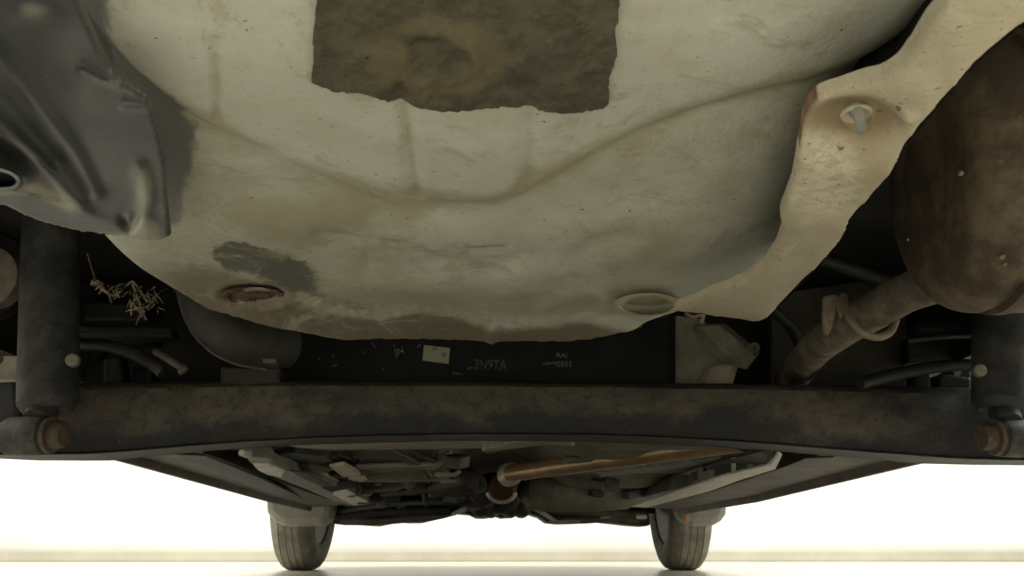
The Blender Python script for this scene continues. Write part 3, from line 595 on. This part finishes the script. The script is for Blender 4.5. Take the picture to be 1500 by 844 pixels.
tube('cross_tube', smoothpath([P(1180, 372, 1.0), P(1240, 392, 1.02), P(1320, 418, 1.05)], 5), .009, gearm, car, 12)
# springs (one each side, outboard of the cavities)
def coil(u, v0, v1, Y, r):
    c0 = P(u, v0, Y); c1 = P(u, v1, Y); pts = []
    for i in range(81):
        t = i/80; a = t*2*math.pi*4; pts.append(c0.lerp(c1, t)+Vector((r*math.cos(a), r*math.sin(a), 0)))
    return tube('coil_spring', pts, .007, M['black_paint'], car, 10)
coil(190, 545, 380, 1.32, .045); coil(1360, 545, 380, 1.34, .045)

# --- far underbody --------------------------------------------------------------
def pan_surf_pts():
    xs = np.linspace(-.60, .60, 121); ys = np.linspace(1.22, 3.45, 161); X, Y = np.meshgrid(xs, ys)
    Z = .262+0*X
    for y0, w_, a in ((1.52, .05, .02), (1.72, .05, .018), (2.0, .07, .022), (2.35, .07, .02), (2.75, .09, .02)):
        Z -= a*np.exp(-((Y-y0)/w_)**2)*(np.abs(X-.02) > .10)*np.clip((np.abs(X-.02)-.10)/.05, 0, 1)
    Z += .05*np.exp(-((X-.0)/.10)**4)                                   # tunnel
    Z -= .02*np.exp(-(((X-.28)/.13)**2+((Y-2.5)/.35)**2)**2)             # dish on the right
    Z += .008*np.exp(-(((X-.28)/.08)**2+((Y-2.5)/.24)**2)**2)
    Z += .004*vnoise(X*400, Y*200, 60, 41)
    return xs, ys, np.stack([X, Y, Z], -1)
xs, ys, PP = pan_surf_pts(); nx = len(xs); ny = len(ys)
F = [[j*nx+i, (j+1)*nx+i, (j+1)*nx+i+1, j*nx+i+1] for j in range(ny-1) for i in range(nx-1)]
pan = build('floor_pan', PP.reshape(-1, 3), F, M['pan'], car, smooth='keep')
# sills
def loft(name, secs, mat, parent, **k):
    n = len(secs[0]); V = [tuple(p) for s in secs for p in s]; F = []
    for j in range(len(secs)-1):
        for i in range(n): F.append([j*n+i, j*n+(i+1) % n, (j+1)*n+(i+1) % n, (j+1)*n+i])
    F.append(list(range(n))[::-1]); F.append([(len(secs)-1)*n+i for i in range(n)])
    return build(name, V, F, mat, parent, **k)
def sillsec(u, v, X, inn):
    d = ray(u, v); t = X/float(d[0]); p = Vector((X, float(d[1])*t, CAM_H+float(d[2])*t)); s = 1 if X > 0 else -1; y = p.y; z = p.z
    return [(X, y, z), (X-s*.008, y, z), (X-s*.012, y, z+.014), (X-s*.04, y, z+.016), (X-s*.12, y, z+.02), (X-s*.125, y, z+.05), (X+s*.10, y, z+.09), (X+s*.09, y, z+.03), (X+s*.02, y, z+.012), (X+s*.003, y, z+.01)]
loft('sill', [sillsec(60, 648, -.62, 0), sillsec(180, 678, -.62, 0), sillsec(390, 735, -.62, 0), sillsec(452, 749, -.62, 0)], M['sill'], car)
loft('sill', [sillsec(1450, 657, .60, 0), sillsec(1340, 682, .60, 0), sillsec(1110, 736, .60, 0), sillsec(1004, 753, .60, 0)], M['sill'], car)
# left jacking rail and its pale plates
M['railgrey'] = worn('rail_grey', (.15, .15, .13), (.26, .26, .23), 20)
rail = flat('jacking_rail', [(358, 668), (366, 678), (384, 692), (450, 718), (508, 743), (547, 738), (498, 713), (440, 694), (402, 680), (396, 672)], .215, .02, M['railgrey'], car, bevel=.003, label='pale grey underbody rail left of the exhaust')
flat('rail_patch', [(378, 689), (370, 680), (394, 680), (418, 690), (412, 699), (392, 696)], .2135, .004, M['pale'], rail, bevel=.001)
flat('rail_patch', [(488, 725), (494, 716), (508, 718), (543, 738), (520, 742)], .2135, .004, M['pale'], rail, bevel=.001)
flat('rail_plate', [(482, 684), (504, 680), (524, 691), (538, 704), (525, 708), (502, 700)], .226, .006, worn('cream_plate', (.42, .38, .28), (.52, .48, .37), 14), rail, bevel=.003)
flat('rail_plate', [(454, 692), (468, 689), (482, 698), (497, 706), (490, 714), (474, 709), (462, 703)], .222, .005, worn('beige_plate', (.32, .29, .22), (.42, .38, .29), 14), rail, bevel=.003)
flat('rail_pocket', [(424, 690), (444, 692), (486, 711), (482, 718), (446, 702)], .2138, .002, M['raildark'], rail)
lathe('rail_stud', onZ(366, 666, .215)+np.array([0, -.005, .002]), (-.3, -1, -.1), [(0, .007), (.008, .007), (.009, .005), (.02, .005)], M['pale'], rail, 14)
flat('dark_gap_sheet', [(386, 668), (420, 671), (462, 682), (486, 676), (476, 668), (430, 664)], .232, .02, M['raildark'], car, bevel=.003)  # dark sheets added to stand for the black gaps by the rail
flat('dark_gap_sheet', [(494, 668), (520, 676), (540, 690), (528, 688), (500, 676)], .24, .02, M['raildark'], car, bevel=.003)
# right rail: bright bottom, grey side with notches
rr_ = flat('jacking_rail', [(924, 743), (1000, 717), (1060, 697), (1128, 681), (1139, 664), (1146, 668), (1136, 688), (1084, 704), (1010, 731), (948, 744)], .205, .004, M['pale'], car, bevel=.003, label='pale edged grey underbody rail right of the exhaust')
RX = [900, 925, 1000, 1060, 1128, 1141]; RB = [744, 742.5, 718, 698, 681.5, 668]; RT = [738, 716, 692, 670, 657, 654]
def railpatch(name, a, b, f0, f1, mat, off, d=.012):
    xs_ = [a, (a+b)/2, b]; bt = [np.interp(x, RX, RB) for x in xs_]; tp = [np.interp(x, RX, RT) for x in xs_]
    yy = [float(onZ(x, q, .206)[1]) for x, q in zip(xs_, bt)]
    lo_ = [(x, q+(t-q)*f0) for x, q, t in zip(xs_, bt, tp)]; hi_ = [(x, q+(t-q)*f1) for x, q, t in zip(xs_, bt, tp)]
    return upright(name, lo_+hi_[::-1], [y-off for y in yy+yy[::-1]], d, mat, rr_, bevel=.002)
yy = [float(onZ(x, q, .206)[1]) for x, q in zip(RX, RB)]
upright('rail_side', list(zip(RX, RB))+list(zip(RX, RT))[::-1], yy+yy[::-1], .03, M['railside'], rr_, bevel=.003)
for a, b, f0, f1, mt in ((908, 972, .1, .9, 'raildark'), (978, 984, .0, .9, 'railgrey'), (985, 998, .5, 1.1, 'raildark'), (1000, 1030, .15, .95, 'railgrey'), (1012, 1024, .3, .8, 'raildark'), (1032, 1046, .05, .6, 'railgrey'), (1048, 1071, .05, 1.0, 'raildark'), (1072, 1078, .1, .9, 'pale'), (1080, 1094, .1, .9, 'raildark'), (1096, 1103, .1, .6, 'railgrey'), (1106, 1132, .15, 1.0, 'raildark'), (1112, 1124, .5, 1.0, 'railgrey')):
    railpatch('rail_notch' if mt == 'raildark' else 'rail_fin', a, b, f0, f1, M[mt], .006)
flat('floor_ledge', [(870, 692), (960, 685), (1054, 673), (1057, 677), (962, 691), (880, 699)], .240, .01, M['railgrey'], pan if 'pan' in globals() else car, bevel=.003)
flat('sill_dark_strip', [(258, 666), (300, 668), (380, 700), (455, 736), (430, 738), (340, 700)], .213, .004, M['raildark'], car, bevel=.001)  # flat dark strip along the sill underside
flat('sill_dark_strip', [(1180, 672), (1222, 670), (1110, 712), (1035, 742), (1012, 742), (1100, 704)], .213, .004, M['raildark'], car, bevel=.001)
# transverse ledges under the floor
flat('floor_ledge', [(420, 653), (707, 644), (707, 657), (560, 659), (440, 657)], .232, .02, M['bracket'], pan, bevel=.003)
upright('pan_rib', [(520, 679), (640, 675), (652, 660), (662, 658), (656, 676), (640, 682), (520, 684)], 1.75, .03, M['bracket'], pan, bevel=.003)
upright('pan_rib', [(636, 692), (665, 692), (672, 688), (676, 690), (668, 697), (636, 697)], 1.85, .03, M['bracket'], pan, bevel=.002)
upright('pan_rib', [(645, 703), (668, 702), (669, 705), (645, 707)], 1.9, .03, M['bracket'], pan, bevel=.002)
flat('floor_ledge', [(706, 661), (745, 651), (800, 645), (838, 646), (842, 654), (800, 652), (750, 658), (712, 664)], .234, .02, M['bracket'], pan, bevel=.003)
for pts in ([(800, 692), (860, 688), (918, 692), (915, 697), (840, 697)], [(790, 702), (812, 704), (850, 708), (846, 713), (800, 710)]):
    flat('pan_rib', pts, .262, .02, M['bracket'], pan, bevel=.003)
lathe('pan_bowl', P(815, 718, 2.5), (1, .1, 0), [(-.1, .02), (-.08, .05), (0, .06), (.1, .058), (.2, .05), (.24, .02)], M['pan'], pan, 28)
# centre exhaust with flange
ex = tube('exhaust_pipe', [P(748, 693, 2.15), P(800, 685.5, 2.02), P(900, 671, 1.8), P(1010, 656, 1.6), P(1090, 644, 1.45)], .020, M['cooper'], car, 24, label='coppery brown exhaust pipe running down the middle')
lathe('pipe_flange', P(756, 691, 2.14), (P(735, 700, 2.22)-P(756, 691, 2.14)), [(0, .021), (.01, .025), (.03, .028), (.05, .028), (.055, .018)], M['bright'], ex, 28)
cat = lathe('catalyst', P(735, 712, 2.3), (0, 1, .05), [(0, .03), (.004, .034), (.01, .037), (.1, .04), (.3, .04)], M['red'], car, 28)
tube('catalyst_lip', [P(735, 716, 2.29)+Vector((.036*math.cos(a), 0, .028*math.sin(a)-.005)) for a in np.linspace(math.pi*1.05, math.pi*1.95, 12)], .005, M['bright'], cat, 8)
upright('catalyst_bracket', [(676, 690), (690, 686), (712, 700), (714, 716), (700, 722), (680, 716)], 2.3, .06, M['cast'], car, bevel=.006)
# steering rack, subframe, control arms
sub = upright('front_subframe', [(486, 742), (560, 742), (640, 738), (690, 728), (780, 728), (830, 742), (950, 745), (954, 771), (925, 769), (900, 766), (872, 763), (850, 766), (820, 767), (801, 765), (790, 757), (775, 752), (760, 752), (745, 757), (733, 758), (722, 754), (710, 758), (695, 758), (685, 753), (664, 751), (640, 758), (610, 765), (590, 765), (575, 764), (545, 770), (515, 768), (486, 768)], 3.3, .22, M['black_paint'], car, bevel=.012, label='dark uneven front subframe')
def bar(name, pts, r, mat, parent=sub): tube(name, smoothpath(pts, 5), r, mat, parent, 12)
bar('control_arm', [P(775, 742, 3.2), P(790, 748, 3.2), P(808, 760, 3.18), P(850, 762, 3.18), P(890, 760, 3.18), P(935, 763, 3.2)], .013, M['cast'])
bar('control_arm', [P(690, 742, 3.2), P(670, 748, 3.2), P(640, 756, 3.18), P(600, 760, 3.18), P(560, 763, 3.18), P(500, 762, 3.2)], .013, M['cast'])
bar('steering_rod', [P(945, 756, 3.15), P(870, 750, 3.15), P(800, 746, 3.15)], .016, worn('brown_rod', (.07, .055, .04), (.12, .1, .075), 20))
bar('steering_rod', [P(490, 755, 3.15), P(560, 750, 3.15), P(660, 748, 3.15)], .016, M['black_paint'])
upright('arm_plate', [(660, 752), (676, 744), (690, 741), (692, 744), (680, 750), (664, 756)], 3.14, .02, M['pale'], sub, bevel=.003)
upright('arm_plate', [(776, 741), (790, 744), (806, 755), (818, 763), (808, 763), (790, 752), (778, 746)], 3.14, .02, M['pale'], sub, bevel=.003)
upright('arm_edge', [(804, 763), (830, 761), (850, 762), (850, 766), (822, 767), (804, 767)], 3.15, .02, M['bracket'], sub, bevel=.002)
upright('arm_edge', [(878, 757), (905, 753), (906, 756), (880, 761)], 3.14, .02, M['bracket'], sub, bevel=.002)
bar('link_rod', [P(932, 757, 3.1), P(947, 757, 3.1)], .008, M['bright'])
for u in (702, 718, 748, 766): lathe('gearbox_lobe', P(u, 741, 3.05), (0, 1, 0), [(-.01, .01), (0, .024), (.03, .034), (.25, .034)], M['cast'], sub, 20)
lathe('gearbox', P(733, 716, 2.9), (0, 1, .02), [(0, .03), (.02, .06), (.06, .075), (.4, .075)], M['black_paint'], car, 32)
for (u, v, r) in ((578, 727, .022), (640, 722, .03), (560, 736, .02), (680, 704, .02), (690, 735, .025)):
    lathe('underbody_boss', P(u, v, 2.9), (.2, -1, -.2), [(-.08, r), (0, r), (.01, r*.8), (.014, r*.4)], M['cast'], car, 16)
upright('bulkhead', [(480, 700), (960, 700), (960, 752), (480, 752)], 3.52, .05, M['black_paint'], car)

rc = random.Random(11)
for x0, y0, x1, y1, z in ((-.20, 1.5, -.16, 3.1, .243), (-.185, 1.5, -.145, 3.1, .243), (-.17, 1.5, -.10, 3.0, .247)):
    tube('brake_line', smoothpath([(x0, y0, z), ((x0+x1)/2+.012, (y0+y1)/2-.4, z-.004), ((x0+x1)/2-.01, (y0+y1)/2+.3, z), (x1, y1, z-.01)], 8), .0045, M['cast'] if z < .245 else M['raildark'], car, 8)
clip_me = None
for i in range(46):
    x = rc.choice([rc.uniform(-.42, -.08), rc.uniform(.1, .42)]); y = rc.uniform(1.55, 3.15) if x < 0 else rc.uniform(2.2, 3.15); z = .232-.012*(y-1.5)/1.6+rc.uniform(-.004, .008)
    if clip_me is None:
        o = pbox('pipe_clip', -.016, .016, -.012, .012, -.008, .012, M['cast'], car, bevel=.003); clip_me = o.data
    else:
        o = bpy.data.objects.new('pipe_clip', clip_me if i % 3 else clip_me.copy()); C.objects.link(o); o.parent = car
        if i % 3 == 0: o.data.materials[0] = M['raildark']
        b = o.modifiers.new('edge', 'BEVEL'); b.width = .003; b.segments = 2; b.limit_method = 'ANGLE'
    o.location = (x, y-2.2, z); o.rotation_euler = (rc.uniform(-.3, .3), rc.uniform(-.2, .2), rc.uniform(0, 3)); sc = rc.uniform(.6, 1.9); o.scale = (sc*rc.uniform(.7, 1.8), sc, sc*rc.uniform(.6, 1.2))
for y in (1.78, 2.12, 2.55):
    V, F = box(-.45, -.12, y, y+.05, .232, .262); build('floor_crossmember', V, F, M['pan'], car, bevel=.008)
    V, F = box(.13, .42, y+.05, y+.1, .25, .262); build('floor_crossmember', V, F, M['pan'], car, bevel=.008)
for (u, v, y, r, l) in ((600, 705, 2.3, .022, .1), (640, 712, 2.5, .028, .14), (690, 700, 2.2, .03, .2), (705, 722, 2.6, .035, .1), (770, 722, 2.6, .03, .1), (520, 716, 2.4, .02, .08), (860, 726, 2.7, .03, .12)):
    lathe('damper_can', P(u, v, y), (rc.uniform(-.6, .6), 1, 0), [(0, r*.5), (.003, r*.85), (.012, r), (l, r), (l+.01, r*.6)], M['raildark'] if u % 20 else M['cast'], car, 20)
for a in ([(560, 724, 2.6), (620, 718, 2.5), (676, 716, 2.4), (706, 706, 2.3)], [(770, 716, 2.5), (830, 728, 2.7), (900, 732, 2.8)], [(500, 748, 3.1), (580, 738, 2.9), (660, 736, 2.8), (720, 742, 2.9)]):
    tube('wiring_hose', smoothpath([P(*q) for q in a], 6), .009, M['raildark'], car, 10)
# --- wheels -----------------------------------------------------------------------
def lathe_mesh(prof, seg): pass
def wheel(cx, cy, side):
    wv = bpy.data.objects.new('wheel', None); C.objects.link(wv); WORLD[wv.name] = Vector((cx, cy, .292)); wv.parent = car; wv.location = WORLD[wv.name]-WORLD[car.name]
    R0 = .292; hw = .070
    prof = [(-hw+.006, .195), (-hw-.003, .215), (-hw-.006, .245), (-hw+.002, .268), (-hw+.012, .281), (-hw+.026, .2885)]
    for g in (-.036, -.012, .012, .036):
        prof += [(g-.003, R0), (g-.002, R0-.0025), (g+.002, R0-.0025), (g+.003, R0)]
    prof += [(hw-.026, .2885), (hw-.012, .281), (hw-.002, .268), (hw+.006, .245), (hw+.003, .215), (hw-.006, .195), (hw-.03, .187), (-hw+.03, .187), (-hw+.006, .195)]
    seg = 96; V = []; F = []; npf = len(prof)
    for i in range(seg):
        a = 2*math.pi*i/seg
        for (x, r) in prof:
            zz = r*math.cos(a)
            if zz < -.286: zz = -.286-(abs(zz)-.286)*.3
            V.append((cx+x, cy+r*math.sin(a), .288+zz))
    for i in range(seg):
        for j in range(npf-1): F.append([i*npf+j, ((i+1) % seg)*npf+j, ((i+1) % seg)*npf+j+1, i*npf+j+1])
    V = np.array(V); V[:, 2] -= V[:, 2].min()-.0005
    build('tyre', V, F, M['rubber'], wv, smooth='fix')
    s = -side
    lathe('rim', (cx+s*(hw-.012), cy, .291), (-s, 0, 0), [(0, .195), (.004, .19), (.02, .178), (.09, .175), (.095, .12), (.10, .05)], worn('steel_rim', (.02, .019, .017), (.05, .046, .04), 20, metal=.1), wv, 48)
    lathe('hub', (cx+s*(hw+.0), cy, .291), (-s, 0, 0), [(0, .03), (.002, .06), (.03, .075), (.08, .08)], M['cast'], wv, 32)
    return wv
FY = 3.44
wheel(-.73, FY, -1); wheel(.675, FY, 1)
# dusty wheel arch liners seen above the front tyres
def liner(pts, Y): return upright('wheel_liner', pts, Y, .12, M['liner'], car, bevel=.025, label='pale dusty wheel arch liner above a front tyre')
liner([(387, 700), (490, 700), (484, 762), (472, 769), (415, 771), (399, 764), (389, 750)], 3.02)
liner([(985, 700), (1067, 700), (1066, 752), (1060, 765), (1044, 770), (1016, 770), (996, 760)], 3.02)
upright('reflector', [(1003, 757), (1008, 752), (1010, 766), (1004, 768)], 2.98, .02, M['amber'], car, bevel=.003)

# --- body round the underside ------------------------------------------------------
def side(X, s):
    pts = [(.10, .33), (.20, .27), (.70, .27)]
    arch = lambda cy: [(cy+.37*math.cos(a), .29+.37*math.sin(a)) for a in np.linspace(math.pi*1.0, 0, 14)]
    pts += [(.80, .26)]+arch(1.18)+[(1.56, .29), (3.06, .29)]+arch(FY)+[(3.86, .25), (4.15, .25), (4.2, .45), (4.1, .72), (.12, .80), (.05, .6)]
    V, F = prism([(X, y, z) for y, z in pts], [(X+s*.03, y, z) for y, z in pts]); return build('body_side', V, F, M['body'], car)
side(-.86, -1); side(.83, 1)
pbox('body_deck', -.86, .83, .12, 4.1, .70, .72, M['black_paint'], car)
pbox('rear_bumper', -.88, .85, .04, .14, .36, .70, M['trim'], car, bevel=.03)
pbox('front_bumper', -.84, .81, 3.98, 4.18, .28, .68, M['black_plastic'], car, bevel=.04)
pbox('rear_floor', -.62, .62, .16, 1.3, .46, .48, M['black_paint'], car)
for X in (-.66, .64): pbox('inner_arch', X-.01, X+.01, .5, 1.7, .33, .7, M['black_paint'], car)
pbox('cavity_wall', -.62, .62, 1.32, 1.34, .29, .46, gearm, car)

# --- straw caught on the left ----------------------------------------------------
def tuft(sticks, label):
    V = []; F = []
    for pts, r in sticks:
        v, f = tube_geo(smoothpath(pts, 4), list(np.linspace(r, r*.6, 4*(len(pts)-1)+1)), 6); o0 = len(V); V += v; F += [[i+o0 for i in q] for q in f]
    o = build('straw_clump', V, F, M['straw'], None, smooth='fix'); tag(o, label, 'dry grass', 'straw clumps caught beneath the car'); return o
YT = .80
def st(pts, r): return ([P(a, b, YT+random.uniform(-.012, .012)) for a, b in pts], r*.5)
rs = random.Random(5)
s1 = [st([(128, 372), (134, 392), (140, 410)], .0011), st([(134, 416), (146, 414), (152, 424), (160, 430)], .0034), st([(142, 412), (148, 424), (145, 430)], .0026), st([(150, 424), (164, 432), (176, 429)], .003), st([(160, 432), (163, 443)], .0022), st([(170, 424), (175, 436)], .0022), st([(176, 428), (184, 420), (190, 416)], .0014), st([(134, 416), (142, 420)], .0022)]
for i in range(26): a = rs.uniform(136, 184); b = 412+(a-138)*.4+rs.uniform(-4, 6); s1.append(st([(a, b), (a+rs.uniform(-8, 8), b+rs.uniform(-6, 8))], .0012))
tuft(s1, 'ragged bit of dry straw nearest the left shock absorber')
s2 = [st([(194, 414), (199, 430), (206, 450), (214, 468)], .0026), st([(193, 442), (192, 462)], .0026), st([(200, 424), (196, 446), (206, 452)], .002), st([(204, 452), (208, 464)], .003), st([(206, 460), (199, 476)], .0011), st([(216, 432), (222, 440), (230, 430)], .0022), st([(214, 440), (226, 446), (220, 452)], .002), st([(200, 452), (212, 456)], .0036), st([(232, 430), (222, 450)], .0013), st([(184, 420), (194, 412), (204, 424)], .0016)]
for i in range(44): a = rs.uniform(190, 232); b = rs.uniform(420, 456); s2.append(st([(a, b), (a+rs.uniform(-9, 9), b+rs.uniform(-4, 12))], .0011))
tuft(s2, 'larger hanging tangle of dry straw beside the edge of the pale spare wheel well')
